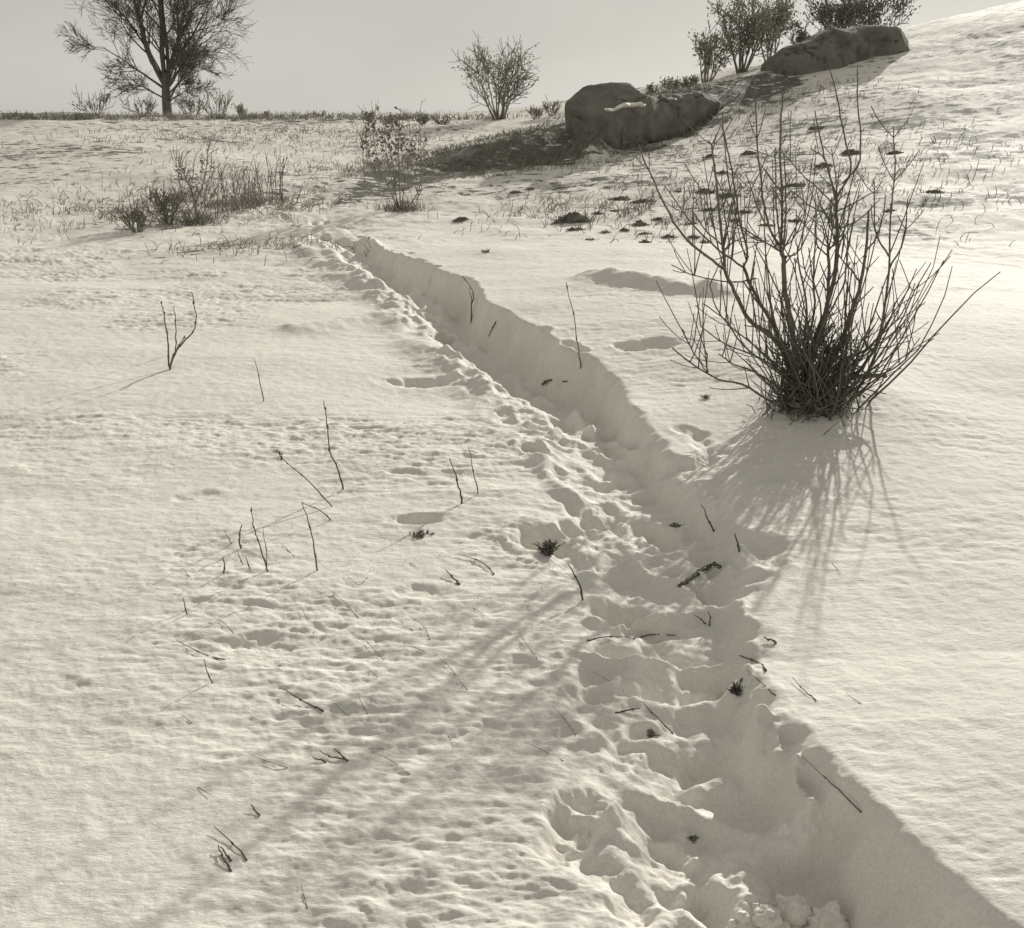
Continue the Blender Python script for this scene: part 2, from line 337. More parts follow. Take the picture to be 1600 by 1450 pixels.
# ------------------------------------------------------------------ ground sheet
def build_ground():
    az = np.concatenate([np.linspace(-180, -44, 60, endpoint=False), np.linspace(-44, 44, 1180, endpoint=False), np.linspace(44, 180, 60, endpoint=False)])
    az = np.radians(az)
    rr = np.concatenate([np.geomspace(.35, 1.1, 40, endpoint=False), np.geomspace(1.1, 13, 900, endpoint=False), np.geomspace(13, 45, 300, endpoint=False), np.geomspace(45, 1500, 70)])
    A, Rr = np.meshgrid(az, rr)
    x = Rr*np.sin(A); y = Rr*np.cos(A)
    z = ground(x, y)
    nr, na = x.shape
    co = np.stack([x, y, z], -1).reshape(-1, 3)
    co = np.vstack([co, [[0, 0, gz(0, .0)]]])
    i = np.arange(nr-1)[:, None]*na; j = np.arange(na)[None, :]; j2 = (j+1) % na
    quads = np.stack([i+j, i+j2, i+na+j2, i+na+j], -1).reshape(-1, 4)[:, ::-1]
    c = nr*na
    tris = np.stack([np.full(na, c), (np.arange(na)+1) % na, np.arange(na)], -1)[:, ::-1]
    me = bpy.data.meshes.new('ground')
    me.vertices.add(len(co)); me.vertices.foreach_set('co', co.ravel())
    loops = np.concatenate([quads.ravel(), tris.ravel()])
    me.loops.add(len(loops)); me.loops.foreach_set('vertex_index', loops.astype(np.int32))
    tot = np.concatenate([np.full(len(quads), 4), np.full(len(tris), 3)])
    me.polygons.add(len(tot)); st = np.concatenate([[0], np.cumsum(tot)[:-1]])
    me.polygons.foreach_set('loop_start', st.astype(np.int32)); me.polygons.foreach_set('loop_total', tot.astype(np.int32))
    me.polygons.foreach_set('use_smooth', np.ones(len(tot), bool))
    me.update(calc_edges=True)
    # bare ground
    X = co[:, 0]; Y = co[:, 1]
    db, hb = bankmask(X, Y); db = db+.5*fbm(X/1.2, Y/1.2, 72, 4)
    db = db+.7*fbm(X/.9, Y/.5, 73, 3)
    bare = (.80+.5*fbm(X/.8+Y*.6, Y/.35, 74, 3))*(sst(-2.3, -1.5, db)*(1-sst(.5, 1.2, db)))*sst(-.02, .12, hb)
    hx = sst(1.5, 5, X)*sst(11, 13, Y)*(1-sst(22, 26, Y))
    bare = np.maximum(bare, hx*(.38+.5*fbm(X/1.6, Y/.9, 91, 4)))
    bare = np.maximum(bare, sst(13, 18, Y)*(.31+.42*fbm(X/2.5, Y/1.6, 92, 4))*(1-sst(60, 90, Y)))
    bare = np.maximum(bare, .44*sst(34, 37, Y)*(1-sst(50, 70, Y))*sst(-.3, .3, fbm(X/4, Y/2, 93, 3)))
    lm = np.exp(-(((X+5.1)/1.7)**2+((Y-14.6)/1.6)**2))
    bare = np.maximum(bare, .45*lm)
    for (u, v, a, b, k) in BARE:
        q = onz(u, v, 0) if v > 330 else at(u, v); bare = np.maximum(bare, k*np.exp(-((X-q[0])/a)**2-((Y-q[1])/b)**2))
    at_ = me.attributes.new('bare', 'FLOAT', 'POINT'); at_.data.foreach_set('value', bare.astype(np.float32))
    me.materials.append(M_snow)
    o = bpy.data.objects.new('ground', me); COL.objects.link(o)
    tag(o, kind='structure')
    return o
BARE = [(620,284,.6,.5,0.72),(665,274,.8,.6,0.80),(715,262,.9,.7,0.84),(770,248,1.,.8,0.84),(830,238,1.,.9,0.84),(885,232,.8,.8,0.77),(1010,140,1.2,1.,0.82),(1075,186,.9,.8,0.82),(1170,152,1.4,1.,0.82),(1000,350,.8,.7,.42),(900,345,.6,.5,.40),(1150,300,1.4,1.2,.46),(1260,300,1.2,1.,.44),(1080,270,.9,.9,.44),(330,197,5,2.5,.50),(460,200,4,2.,.44),(200,200,5,2.5,.46),(700,200,2.5,2,.42),(1150,160,1.6,1.6,.62),(1090,176,1.2,1,.62),(265,330,.9,.8,.48),(300,395,1.,.6,.42),(1060,190,1.2,1.0,0.82),(1120,160,1.3,1.0,0.87),(1180,138,1.3,.9,0.82),(1020,232,.8,.7,0.82),(1250,250,1.6,1.6,.46),(1080,330,1.,1.,.46),(1340,215,1.5,1.5,.45),(280,340,1.2,.8,.40),(430,395,.8,.5,.34)]
G = build_ground()
# ------------------------------------------------------------------ lofted rocks
def rock(name, prof, depth, label, group=None, seed=1, m=None, amp=.06, parent=None, n1=110, n2=84, ex=.62, bury=.5, dy=0., Y0=None, cuts=26):
    """prof: (u, v_top, v_foot); each cross-section is a block of real depth standing where its foot meets the ground"""
    rn = random.Random(seed); mb = MB(); xs = []; ys = []; tz = []; bz = []
    for u, a, b in prof:
        Y = (Y0 if Y0 else at(u, b).y)+dy; p = onY(u, a, Y+depth*.5); q = onY(u, b, Y)
        xs.append(p.x); ys.append(Y+depth*.5); tz.append(p.z); bz.append(q.z-bury)
    X = np.linspace(xs[0], xs[-1], n1+1); k = np.array([.25,.5,.25])
    T = np.interp(X, xs, tz); B = np.interp(X, xs, bz); YY = np.interp(X, xs, ys)
    for _ in range(2):
        T[1:-1] = np.convolve(T, k, 'valid')
    for _ in range(30):
        B[1:-1] = np.convolve(B, k, 'valid'); YY[1:-1] = np.convolve(YY, k, 'valid')
    th = np.linspace(0, 2*math.pi, n2, endpoint=False); mid = (xs[0]+xs[-1])/2; hw = (xs[-1]-xs[0])/2
    co = np.zeros((n1+1, n2, 3)); c = np.cos(th); s_ = np.sin(th)
    for i in range(n1+1):
        e = .25+.75*math.sqrt(max(0., 1-abs((X[i]-mid)/hw)**4))
        co[i, :, 0] = X[i]; co[i, :, 1] = YY[i]+np.sign(c)*np.abs(c)**ex*depth*.5*e
        co[i, :, 2] = (T[i]+B[i])/2+max(.002, (T[i]-B[i])/2)*np.sign(s_)*np.abs(s_)**ex
    P = co.reshape(-1, 3)
    cen = np.array([mid, YY[n1//2], (max(tz)+min(bz))/2])
    for _ in range(cuts):                                       # cleaved faces
        n = np.array([rn.gauss(0,.8), -abs(rn.gauss(0,1))-.2, rn.gauss(0,.45)]); n /= np.linalg.norm(n)
        d = P@n; lim = np.percentile(d, rn.uniform(86, 97)); ov = np.maximum(0, d-lim)
        P -= (ov*.85)[:, None]*n[None, :]
    x, y, z = P[:, 0].copy(), P[:, 1].copy(), P[:, 2].copy()
    g = fbm(x/.5+seed*7, z/.4+y*.9, seed, 6, .6); g2 = np.abs(fbm(x/1.0+z*.6+seed, z/.35-y*.7, seed+9, 4))
    P[:, 1] -= amp*(1.6*g-2.2*np.exp(-(g2/.06)**2)*.6); P[:, 2] += amp*.7*fbm(x/.22+seed, y/.3, seed+3, 4); P[:, 0] += amp*.7*fbm(z/.25, y/.3+x, seed+4, 4)
    mb.v = [Vector(p) for p in P]
    for i in range(n1):
        for j in range(n2):
            a = i*n2+j; b = i*n2+(j+1) % n2
            mb.f.append((a, b, b+n2, a+n2))
    mb.f.append(tuple(range(n2))[::-1]); mb.f.append(tuple(n1*n2+j for j in range(n2)))
    if parent is None:
        base = empty(name, (mid, float(YY[n1//2]), min(bz)+bury))
        tag(base, label, 'boulder' if 'boulder' in name else 'rock', group)
        mb.build('stone', m or M_rock, base)
        return base
    return mb.build(name, m or M_rock, parent)
YA = at(930, 236).y
bA = rock('boulder', [(877,187,214),(880,172,216),(886,158,220),(898,146,224),(910,136,230),(922,131,236),(940,129,238),(962,129,238),(984,129,236),(992,136,230),(1000,143,228),(1012,150,220),(1020,158,215)], 1.5,
     'large flat topped dark boulder standing alone at the left end of the ledge', seed=3, amp=.05, Y0=YA+.3)
led = rock('rock_ledge', [(933,192,234),(940,178,240),(962,172,244),(985,168,240),(1003,152,228),(1030,148,215),(1060,146,203),(1090,143,188),(1112,146,178),(1132,152,168),(1150,157,164)], .9,
     'long low dark rock ledge with snow streaks running up from the flat topped boulder', seed=8, amp=.07, bury=.3, dy=-.42)
YL = at(962, 244).y
rock('snow_streak', [(944,170.5,171.5),(956,168,171),(970,166,171),(984,164,169),(999,162,167),(1005,163,165)], .5, None, m=M_cap, amp=.11, parent=led, n1=70, n2=40, seed=5, bury=0, Y0=YL-.32, cuts=0)
rock('snow_streak', [(1014,155,156),(1026,153,157),(1034,154,156),(1046,151,155),(1058,153,154)], .5, None, m=M_cap, amp=.10, parent=led, n1=60, n2=36, seed=6, bury=0, Y0=at(1040,210).y-.40, cuts=0)
bB = rock('boulder', [(1180,112,128),(1188,94,132),(1212,86,133),(1225,76,133),(1240,70,132),(1258,66,129),(1268,60,124),(1278,52,119),(1292,45,112),(1310,47,106),(1330,43,98),(1350,40,92),(1380,42,90),(1410,50,88),(1435,62,86),(1455,78,86)], 2.2,
     'broad dark boulder high on the right hill crest with snow behind it', seed=12, amp=.07, n1=140, bury=.6, cuts=9)
for q_ in [(930,236),(1000,226),(1130,168),(1250,130),(1346,92),(780,186),(262,182),(1155,124)]: print('AT', q_, at(*q_))
# fix: world origin of parts is relative to their base already
# ------------------------------------------------------------------ branch generator
def grow(mb, p, d, length, r, lev, rnd, tips=None, up=.12, spread=.6, n=5, kids=5, minr=.003, wig=.12, sides=5):
    pts = [p.copy()]; rad = [r]; d = d.normalized(); st = length/n
    for i in range(n):
        d = (d+Vector((rnd.gauss(0,wig), rnd.gauss(0,wig), rnd.gauss(0,wig)+up))).normalized()
        p = p+d*st; pts.append(p.copy()); rad.append(max(minr, r*(1-.75*(i+1)/n)))
    mb.tube(pts, rad, sides)
    if tips is not None and lev <= 1: tips += pts[2:]
    if lev > 0:
        for k in range(kids):
            i = rnd.uniform(.25, 1)*(n); j = min(n-1, int(i)); f = i-j
            q = pts[j].lerp(pts[j+1], min(1, f)); dd = (pts[j+1]-pts[j]).normalized()
            a = rnd.random()*6.283; o = dd.orthogonal().normalized(); o = (o*math.cos(a)+dd.cross(o)*math.sin(a))
            nd = (dd*(1-spread*.6)+o*spread).normalized()
            grow(mb, q, nd, length*rnd.uniform(.35,.62), max(minr, rad[j]*.55), lev-1, rnd, tips, up, spread, max(3, n-1), kids, minr, wig, max(3, sides-1))
def bush(name, u, v, hpx, wpx, label, cat='bush', stems=7, lev=2, kids=5, leaves=0, lsz=.05, seed=0, m=None, lm=None, group=None, r=.02, minr=.006, up=.12, zoff=0, spread=.55, leafband=(0,1), Yf=None):
    rnd = random.Random(seed)
    b = at(u, v)
    if Yf: b = Vector((onY(u, v, Yf).x, Yf, 0)); b.z = gz(b.x, b.y)
    H = hpx*b.y/F; W = wpx*b.y/F/2
    t = empty(name, b); tag(t, label, cat, group)
    tips = []
    for i in range(stems):
        a = (i+.5)/stems*2-1+rnd.uniform(-.15,.15)
        mb = MB(); d = Vector((a*W/H*1.05, rnd.uniform(-.5,.5)*W/H, 1)); ln = H*rnd.uniform(.72,.98)*(1-.12*a*a)
        grow(mb, b+Vector((a*W*.15, rnd.uniform(-.1,.1)*W, -.03)), d, ln*math.sqrt(1+(a*W/H)**2)*.95, r, lev, rnd, tips, up, spread, 6, kids, minr)
        mb.build('stem', m or M_far, t)
    if leaves and tips:
        mb = MB()
        lo = b.z+H*leafband[0]; hi = b.z+H*leafband[1]
        tp = [q for q in tips if lo <= q.z <= hi] or tips
        cl = [rnd.choice(tp) for _ in range(max(4, leaves//28))]
        for i in range(leaves):
            c = rnd.choice(cl); q = c+Vector((rnd.gauss(0,1), rnd.gauss(0,1), rnd.gauss(0,1)))*W*.16
            mb.leaf(q, lsz*rnd.uniform(.5,1.2), rnd)
        mb.build('leaves', lm or M_leafp, t, False)
    return t
# --------------------------------------- near shrub (traced stems, real depth)
def c3(x, y): return (940+x/2.9, 180+y/2.9)
SB = at(1262, 632); SBY = SB.y
shrub = empty('shrub', SB)
tag(shrub, 'large leafless shrub with many upright stems on the snow bank above the path', 'shrub')
TR = [  # (crop polyline, base radius, tip radius)
 ([(885,1270),(850,1090),(740,980),(670,930),(600,800),(562,705),(550,600),(535,440),(515,260),(500,150),(485,115)],.016,.0035),
 ([(504,160),(515,110),(527,78)],.004,.003),
 ([(560,700),(440,610),(350,520),(270,370),(215,250),(165,130)],.0085,.0035),
 ([(548,590),(470,520),(410,430)],.005,.003),([(550,615),(580,595),(603,556)],.006,.003),
 ([(880,1250),(780,960),(700,820),(645,692)],.012,.009),([(645,692),(530,610),(400,480),(290,320)],.007,.003),
 ([(645,692),(660,620),(625,480),(605,330),(575,180),(553,60),(548,-15)],.007,.0035),([(605,400),(575,300),(552,80)],.005,.003),
 ([(615,470),(560,380),(500,235)],.004,.003),([(480,540),(460,440),(437,305)],.004,.0028),([(530,600),(490,440),(470,340)],.0035,.0028),
 ([(890,1250),(860,950),(832,800),(822,650),(815,600)],.019,.011),
 ([(815,600),(765,520),(738,410),(715,250),(700,60),(693,-170)],.008,.0035),([(800,610),(765,590),(640,510),(570,460)],.006,.003),
 ([(812,590),(795,450),(788,300),(785,150)],.006,.0035),([(818,590),(818,400),(810,200),(812,20),(820,-90)],.008,.0045),([(820,-90),(800,-135)],.004,.003),([(820,-90),(842,-120)],.004,.003),
 ([(822,590),(835,450),(833,300),(825,170)],.006,.003),([(745,500),(700,400),(655,270)],.005,.003),([(760,570),(690,560),(620,500)],.004,.003),
 ([(830,640),(890,620),(950,500),(1010,330)],.005,.003),([(840,590),(880,540),(920,430),(900,300)],.004,.003),
 ([(900,1240),(980,1000),(1012,900),(1060,700),(1066,550),(1062,450),(1065,370)],.017,.009),
 ([(1065,370),(1035,280),(1000,150),(965,-20)],.007,.0035),([(1065,370),(1130,250),(1100,100),(1065,-80),(1035,-210)],.007,.0035),([(1062,420),(980,330),(920,280),(830,180)],.005,.003),
 ([(1066,460),(960,420),(860,340)],.005,.003),([(1066,360),(1060,280),(1040,150)],.004,.003),([(1090,310),(1170,200),(1160,-60),(1160,-215)],.006,.0035),
 ([(1035,280),(1010,200),(950,150)],.004,.003),([(1065,440),(1140,400),(1230,350)],.005,.003),([(1066,520),(1170,470),(1260,380)],.005,.003),
 ([(895,1240),(1010,950),(1028,760),(1030,600)],.014,.008),([(1030,600),(960,540),(880,450)],.005,.003),([(1030,600),(1010,540),(1000,500)],.004,.003),([(1030,600),(1046,520),(1040,440)],.005,.003),
 ([(1030,600),(1090,560),(1150,470)],.005,.003),([(1030,640),(975,580),(975,440)],.005,.003),([(1030,610),(1100,520),(1130,400)],.0045,.003),
 ([(960,1200),(1060,1080),(1130,900),(1172,760),(1200,600),(1210,430)],.018,.006),([(1172,760),(1110,660),(1130,560)],.006,.003),([(1195,620),(1260,520),(1290,360)],.006,.003),
 ([(860,1300),(760,1290),(640,1220),(540,1200),(480,1170),(400,1120),(320,1055)],.008,.004),([(480,1170),(420,1080),(380,1005),(367,968)],.004,.0035),([(482,1168),(476,1120),(478,1078)],.004,.004),
 ([(830,1250),(690,1160),(600,1130),(530,1080)],.007,.0035),([(850,1190),(720,1100),(570,1040),(450,960)],.007,.003),([(850,1180),(700,1050),(540,910),(490,770)],.006,.003),
 ([(840,1200),(640,1040),(560,930),(460,850)],.006,.003),([(700,740),(640,752),(570,755),(480,740),(400,720),(318,680)],.005,.003),([(790,960),(700,840),(640,750)],.006,.004),
 ([(780,960),(760,780),(740,600),(735,430)],.006,.003),([(860,1000),(800,800),(690,570)],.006,.003),([(900,1150),(960,900),(960,700),(975,560)],.009,.004),([(960,760),(920,700),(905,590)],.004,.003),
 ([(900,1150),(930,900),(890,650),(880,560)],.008,.003),([(940,1180),(990,980),(1030,900),(1100,760),(1115,620)],.009,.004),([(1110,680),(1070,620),(1050,550)],.004,.003),
 ([(1000,1180),(1110,1100),(1200,1060),(1290,960),(1340,830)],.012,.004),([(1010,1190),(1110,1190),(1190,1130),(1260,1000),(1300,700),(1310,400)],.016,.004),
 ([(1260,1000),(1360,900),(1420,760)],.006,.003),([(1300,700),(1370,560),(1390,380)],.006,.003),([(1303,640),(1240,520),(1235,300)],.006,.003),([(1310,450),(1330,250),(1325,50)],.005,.003),
 ([(1040,1200),(1200,1190),(1350,1130),(1440,1010)],.009,.003),([(800,1290),(820,1340),(845,1385)],.003,.002),([(735,1180),(745,1260),(755,1340)],.003,.002),
 ([(1290,1180),(1180,1180),(1100,1200),(1020,1230)],.012,.016)]
rnd = random.Random(11)
twig_pts = []
def near_twigs(mb, pts, rad, rnd, dens=1.):
    """opposite side shoots along a stem"""
    n = len(pts)
    for i in range(2, n-1):
        if rnd.random() < .26*dens:
            d = (pts[i+1]-pts[i-1]).normalized(); o = d.cross(Vector((0,1,0))).normalized()
            a = rnd.uniform(-.8,.8)
            o = o*math.cos(a)+d.cross(o)*math.sin(a)
            for s in (-1, 1):
                if rnd.random() < .25: continue
                L_ = rnd.uniform(.06,.24); p0 = pts[i]
                dd = (d*.75+o*s*.65).normalized(); q = [p0]
                for k in range(4):
                    dd = (dd+Vector((rnd.gauss(0,.05), rnd.gauss(0,.05), .10))).normalized(); q.append(q[-1]+dd*L_/4)
                r0 = min(rad[i]*.6, .0045)
                mb.tube(q, [max(.0022, r0*(1-.12*k)) for k in range(5)], 5)
for i, (pl, r0, r1) in enumerate(TR):
    lean = rnd.uniform(-.32, .32)
    start = c3(*pl[0]); z0 = SB.z
    root = pl[0][1] > 1100 
    pts = []
    for (cx, cy) in pl:
        u, v = c3(cx, cy)
        h = max(0, (632-v))/F*SBY
        yy = SBY+h*(lean if root or i in (0,) else lean*.8)
        # child shoots start on the depth of the nearest traced stem
        pts.append(onY(u, v, yy))
    if not root and twig_pts:
        p0 = pts[0]; best = min(twig_pts, key=lambda q: ((q.x/q.y-p0.x/p0.y)**2+((q.z-CAMH)/q.y-(p0.z-CAMH)/p0.y)**2))
        sc = best.y; k0 = sc-p0.y
        npts = []
        for (cx, cy), p in zip(pl, pts):
            u, v = c3(cx, cy); npts.append(onY(u, v, p.y+k0))
        pts = npts
    sp_ = spline(pts, 4)
    n = len(sp_); rad = [(r0*.80+(r1*.85-r0*.80)*k/(n-1)) for k in range(n)]
    sp_ = [p+Vector((rnd.gauss(0,.0016), rnd.gauss(0,.003), rnd.gauss(0,.001))) for p in sp_]
    mb = MB(); mb.tube(sp_, rad, 6); near_twigs(mb, sp_, rad, rnd, .6)
    # bud scars / nodes
    for k in range(3, n-1, 3):
        mb.tube([sp_[k]-(sp_[k+1]-sp_[k]).normalized()*.006, sp_[k], sp_[k]+(sp_[k+1]-sp_[k]).normalized()*.006], [rad[k]*.9, rad[k]*1.45, rad[k]*.9], 6)
    twig_pts += sp_
    mb.build('stem', M_bark, shrub)
# dense shoots at the foot, one mesh
mb = MB()
for i in range(140):
    a = rnd.uniform(-1, 1); bx = SB.x+rnd.gauss(-.01,.06)+(.15 if i % 4 == 0 else 0); by = SBY+rnd.gauss(0,.07)
    L_ = rnd.uniform(.15,.62) if i % 4 else rnd.uniform(.6,1.05)
    d = Vector((a*1.15, rnd.uniform(-.6,.6), rnd.uniform(.45,1.2))).normalized(); p = Vector((bx, by, gz(bx, by)-.02)); q = [p]
    for k in range(6):
        d = (d+Vector((rnd.gauss(0,.13), rnd.gauss(0,.13), .10+rnd.gauss(0,.08)))).normalized(); q.append(q[-1]+d*L_/6)
    r0 = rnd.uniform(.003,.007); rad = [max(.002, r0*(1-.1*k)) for k in range(7)]
    mb.tube(q, rad, 5); near_twigs(mb, q, rad, rnd, .6)
for i in range(300):                                                 # tangle of dead twigs in the crown of the root
    a = rnd.random()*6.28; q0 = abs(rnd.gauss(0,.08)); hh = rnd.uniform(.02,.34)
    p = Vector((SB.x+.02+math.cos(a)*q0*(.6+2.2*hh), SBY+math.sin(a)*q0*(.6+2.2*hh), SB.z+hh)); d = Vector((rnd.gauss(math.cos(a)*.6,.6), rnd.gauss(0,.6), rnd.gauss(.5,.5))).normalized()
    q = [p]
    for k in range(4):
        d = (d+Vector((rnd.gauss(0,.25), rnd.gauss(0,.25), rnd.gauss(.05,.2)))).normalized(); q.append(q[-1]+d*rnd.uniform(.02,.045))
    mb.tube(q, [.003,.0027,.0024,.002,.0017], 4)
for i in range(70):                                                  # fine upright whips
    q0 = rnd.choice([t_ for t_ in twig_pts if SB.z+.15 < t_.z < SB.z+.8]); d = Vector((rnd.gauss(0,.22), rnd.gauss(0,.2), 1)).normalized(); q = [q0]; L_ = rnd.uniform(.2,.5)
    for k in range(5):
        d = (d+Vector((rnd.gauss(0,.05), rnd.gauss(0,.05), .06))).normalized(); q.append(q[-1]+d*L_/5)
    mb.tube(q, [.0034,.003,.0027,.0024,.002,.0018], 5)
mb.build('basal_shoots', M_twig, shrub)
mb = MB()
for i in range(260):                                                 # matted grass and leaves caught in the foot
    bx = SB.x+rnd.gauss(.0,.09); by = SBY+rnd.gauss(-.02,.09); p = Vector((bx, by, gz(bx, by)))
    d = Vector((rnd.gauss(0,.8), rnd.gauss(0,.8), 1)).normalized(); L_ = rnd.uniform(.05,.22)
    mb.tube([p, p+d*L_*.5, p+d*L_+Vector((rnd.gauss(0,.03), 0, -.02))], [.003,.0025,.0015], 4)
    if i % 2: mb.leaf(p+Vector((0,0,rnd.uniform(.01,.1))), rnd.uniform(.01,.025), rnd)
mb.build('matted_grass', M_leaf, shrub)
# ------------------------------------------------------------------ middle and far bushes
def traced_bush(name, base, stems, label, clusters, seed, m, lm, lsz, twr=.006, cat='bush', dens=60, cr=.09, tuft=0):
    rnd = random.Random(seed); b = at(*base); t = empty(name, b); tag(t, label, cat)
    for pl, r0 in stems:
        lean = rnd.uniform(-.3,.3); pts = [onY(u, v, b.y+(base[1]-v)/F*b.y*lean) for u, v in pl]
        sp_ = spline(pts, 4); n = len(sp_); rad = [r0*(1-.6*k/(n-1)) for k in range(n)]
        mb = MB(); mb.tube(sp_, rad, 5)
        for k in range(2, n):
            for _ in range(2):
                if rnd.random() < .5:
                    grow(mb, sp_[k], Vector((rnd.uniform(-.8,.8), rnd.uniform(-.8,.8), 1)), rnd.uniform(.1,.3)*(b.y/15), twr*.8, 1, rnd, None, .1, .5, 4, 2, twr*.55, .12, 3)
        mb.build('stem', m, t)
    if clusters:
        mb = MB()
        for (u, v, rr, cnt) in clusters:
            c = onY(u, v, b.y+rnd.uniform(-.2,.2))
            for _ in range(cnt):
                q = c+Vector((rnd.gauss(0,.5), rnd.gauss(0,.5), rnd.gauss(0,.6)))*(rr*b.y/F)
                mb.leaf(q, lsz*rnd.uniform(.5,1.2), rnd)
        mb.build('dead_leaves', lm, t, False)
    if tuft:
        mb = MB()
        for _ in range(tuft):
            x = b.x+rnd.gauss(0,.2); y = b.y+rnd.gauss(0,.15); p = Vector((x, y, gz(x, y)-.01))
            mb.tube([p, p+Vector((rnd.gauss(0,.06), rnd.gauss(0,.04), rnd.uniform(.06,.2)))], [.006,.002], 3)
        tag(mb.build('grass_tuft', M_grass, t), kind='stuff')
    return t
traced_bush('sapling_clump', (626,328), [([(624,330),(606,290),(592,255),(584,215),(582,180)],.011),([(625,330),(612,280),(604,240),(600,200)],.010),([(626,330),(624,280),(622,235),(626,172)],.012),
  ([(627,330),(632,290),(640,240),(640,190)],.010),([(630,330),(648,310),(657,285),(658,240),(654,178)],.010),([(622,330),(618,300),(612,250),(596,178)],.009),([(640,328),(655,305),(660,275)],.006),
  ([(570,290),(569,262),(566,225),(563,212)],.007),([(600,300),(590,275),(575,240),(570,205)],.007)],
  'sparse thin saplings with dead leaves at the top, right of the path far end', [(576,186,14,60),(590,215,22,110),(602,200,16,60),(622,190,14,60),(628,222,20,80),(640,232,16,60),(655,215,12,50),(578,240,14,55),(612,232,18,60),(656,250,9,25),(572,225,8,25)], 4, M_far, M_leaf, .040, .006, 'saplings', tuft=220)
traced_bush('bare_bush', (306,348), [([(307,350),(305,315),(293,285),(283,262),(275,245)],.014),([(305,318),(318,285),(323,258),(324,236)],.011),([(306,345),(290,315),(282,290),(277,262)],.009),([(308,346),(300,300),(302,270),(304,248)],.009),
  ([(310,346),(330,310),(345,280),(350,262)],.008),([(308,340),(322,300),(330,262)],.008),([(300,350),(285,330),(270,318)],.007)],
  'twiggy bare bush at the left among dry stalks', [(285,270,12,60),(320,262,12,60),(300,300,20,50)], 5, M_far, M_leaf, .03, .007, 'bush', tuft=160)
srr = random.Random(8)
for i in range(30):                                                   # row of dry stalks
    u = 338+i*3.6+srr.uniform(-2,2); v = 336-(i*.9)+srr.uniform(-5,6); h = srr.uniform(35,62)*(1.0 if i < 28 else 1.25)
    b = at(u, v); mb = MB(); sx = srr.uniform(-.18,.25)
    p = [b+Vector((0,0,-.02)), b+Vector((sx*.2, 0, h*.5*b.y/F)), b+Vector((sx*.6, .03, h*b.y/F))]
    sp_ = spline(p, 3); mb.tube(sp_, [.008-.0006*k for k in range(len(sp_))], 5)
    for k in range(2, len(sp_)):
        if srr.random() < .7: 
            q = sp_[k]; dd = Vector((srr.uniform(-.6,.6), srr.uniform(-.4,.4), 1)).normalized()*srr.uniform(.08,.25); mb.tube([q, q+dd], [.005,.003], 3)
    o = mb.build('dry_stalk', M_far); tag(o, 'upright dry stalk in the row of stalks right of the bare bush', 'plant stalk', 'row of dry stalks at the left')
def stalk(px, r, label, name='dry_stalk', cat='plant stalk', group=None, lie=False, lean=None, m=None, head=0):
    b = at(*px[0]); rn = random.Random(int(px[0][0]*7+px[0][1]))
    if lie: pts = [at(u, v)+Vector((0,0,r*.8+.004*k)) for k, (u, v) in enumerate(px)]
    else:
        le = rn.uniform(-.3,.3) if lean is None else lean
        pts = [onY(u, v, b.y+(px[0][1]-v)/F*b.y*le) for u, v in px]; pts[0] = pts[0]+Vector((0,0,-.01))
    sp_ = spline(pts, 5) if len(pts) > 2 else [pts[0].lerp(pts[1], k/6) for k in range(7)]
    sp_ = [p+Vector((rn.gauss(0,r*.5), 0, rn.gauss(0,r*.3))) for p in sp_]
    n = len(sp_); mb = MB(); mb.tube(sp_, [r*(1-.55*k/(n-1)) for k in range(n)], 6)
    for k in range(2, n-1, 4):
        mb.tube([sp_[k], sp_[k].lerp(sp_[k+1], .5)], [r*1.25, r*1.05], 6)
    if head:
        for _ in range(14): mb.leaf(sp_[-1]+Vector((rn.gauss(0,.006), rn.gauss(0,.006), rn.gauss(0,.012))), head, rn)
    o = mb.build(name, m or M_twig); tag(o, label, cat, group); return o
st = stalk
st([(440,312),(438,285),(443,262),(449,245)], .011, 'tallest slim sapling at the right end of the stalk row')
st([(463,318),(468,302),(474,285)], .008, 'lone thin stalk between the stalk row and the path')
st([(265,577),(262,530),(256,490),(252,470)], .006, 'leftmost stem of the small sprig at the left edge')
st([(265,577),(276,548),(300,520),(306,500),(300,456)], .006, 'rightmost stem of the small sprig at the left edge')
st([(264,578),(272,555),(280,540),(290,525)], .006, 'short middle stem of the small sprig at the left edge')
st([(274,552),(275,510),(272,478)], .005, 'upright stem in the small sprig at the left edge')
st([(412,627),(406,595),(397,560)], .0035, 'short thin stalk on the open snow at the upper left')
st([(537,764),(527,730),(515,705),(511,660),(506,627)], .0042, 'tall knotted dry stalk in the middle of the left field')
st([(522,792),(480,750),(450,725),(437,712)], .003, 'stalk leaning left with a dark seed head', head=.009, lean=.2)
st([(520,812),(498,796),(473,786)], .003, 'fallen half of the snapped stalk, sloping right', lean=-.4)
st([(496,892),(487,835),(473,785)], .0032, 'upright half of the snapped stalk')
st([(722,787),(717,760),(702,716)], .0045, 'thick dark stub left of a thinner one at mid left')
st([(748,772),(742,745),(733,700)], .003, 'thin straight stalk right of the thick dark stub')
st([(420,893),(405,850),(397,825),(392,792)], .003, 'tall curved stalk in the little group at the left')
st([(416,890),(417,868),(410,822)], .002, 'fine stalk beside the tall curved one at the left')
st([(377,857),(374,840),(378,820)], .004, 'short forked dark stub in the little group at the left')
st([(364,850),(350,828)], .002, 'faint stalk leaning left of the forked dark stub')
st([(352,895),(348,870)], .0035, 'short dark stub lowest left of the little group')
st([(380,882),(371,862)], .0025, 'small tilted stub under the forked dark stub')
st([(390,888),(384,868)], .0025, 'small stub just left of the tall curved stalk')
st([(292,960),(286,933)], .0028, 'short dark stub near the left edge of the field')
st([(332,1068),(318,1030)], .0024, 'short tilted stub below the grey hollows at lower left')
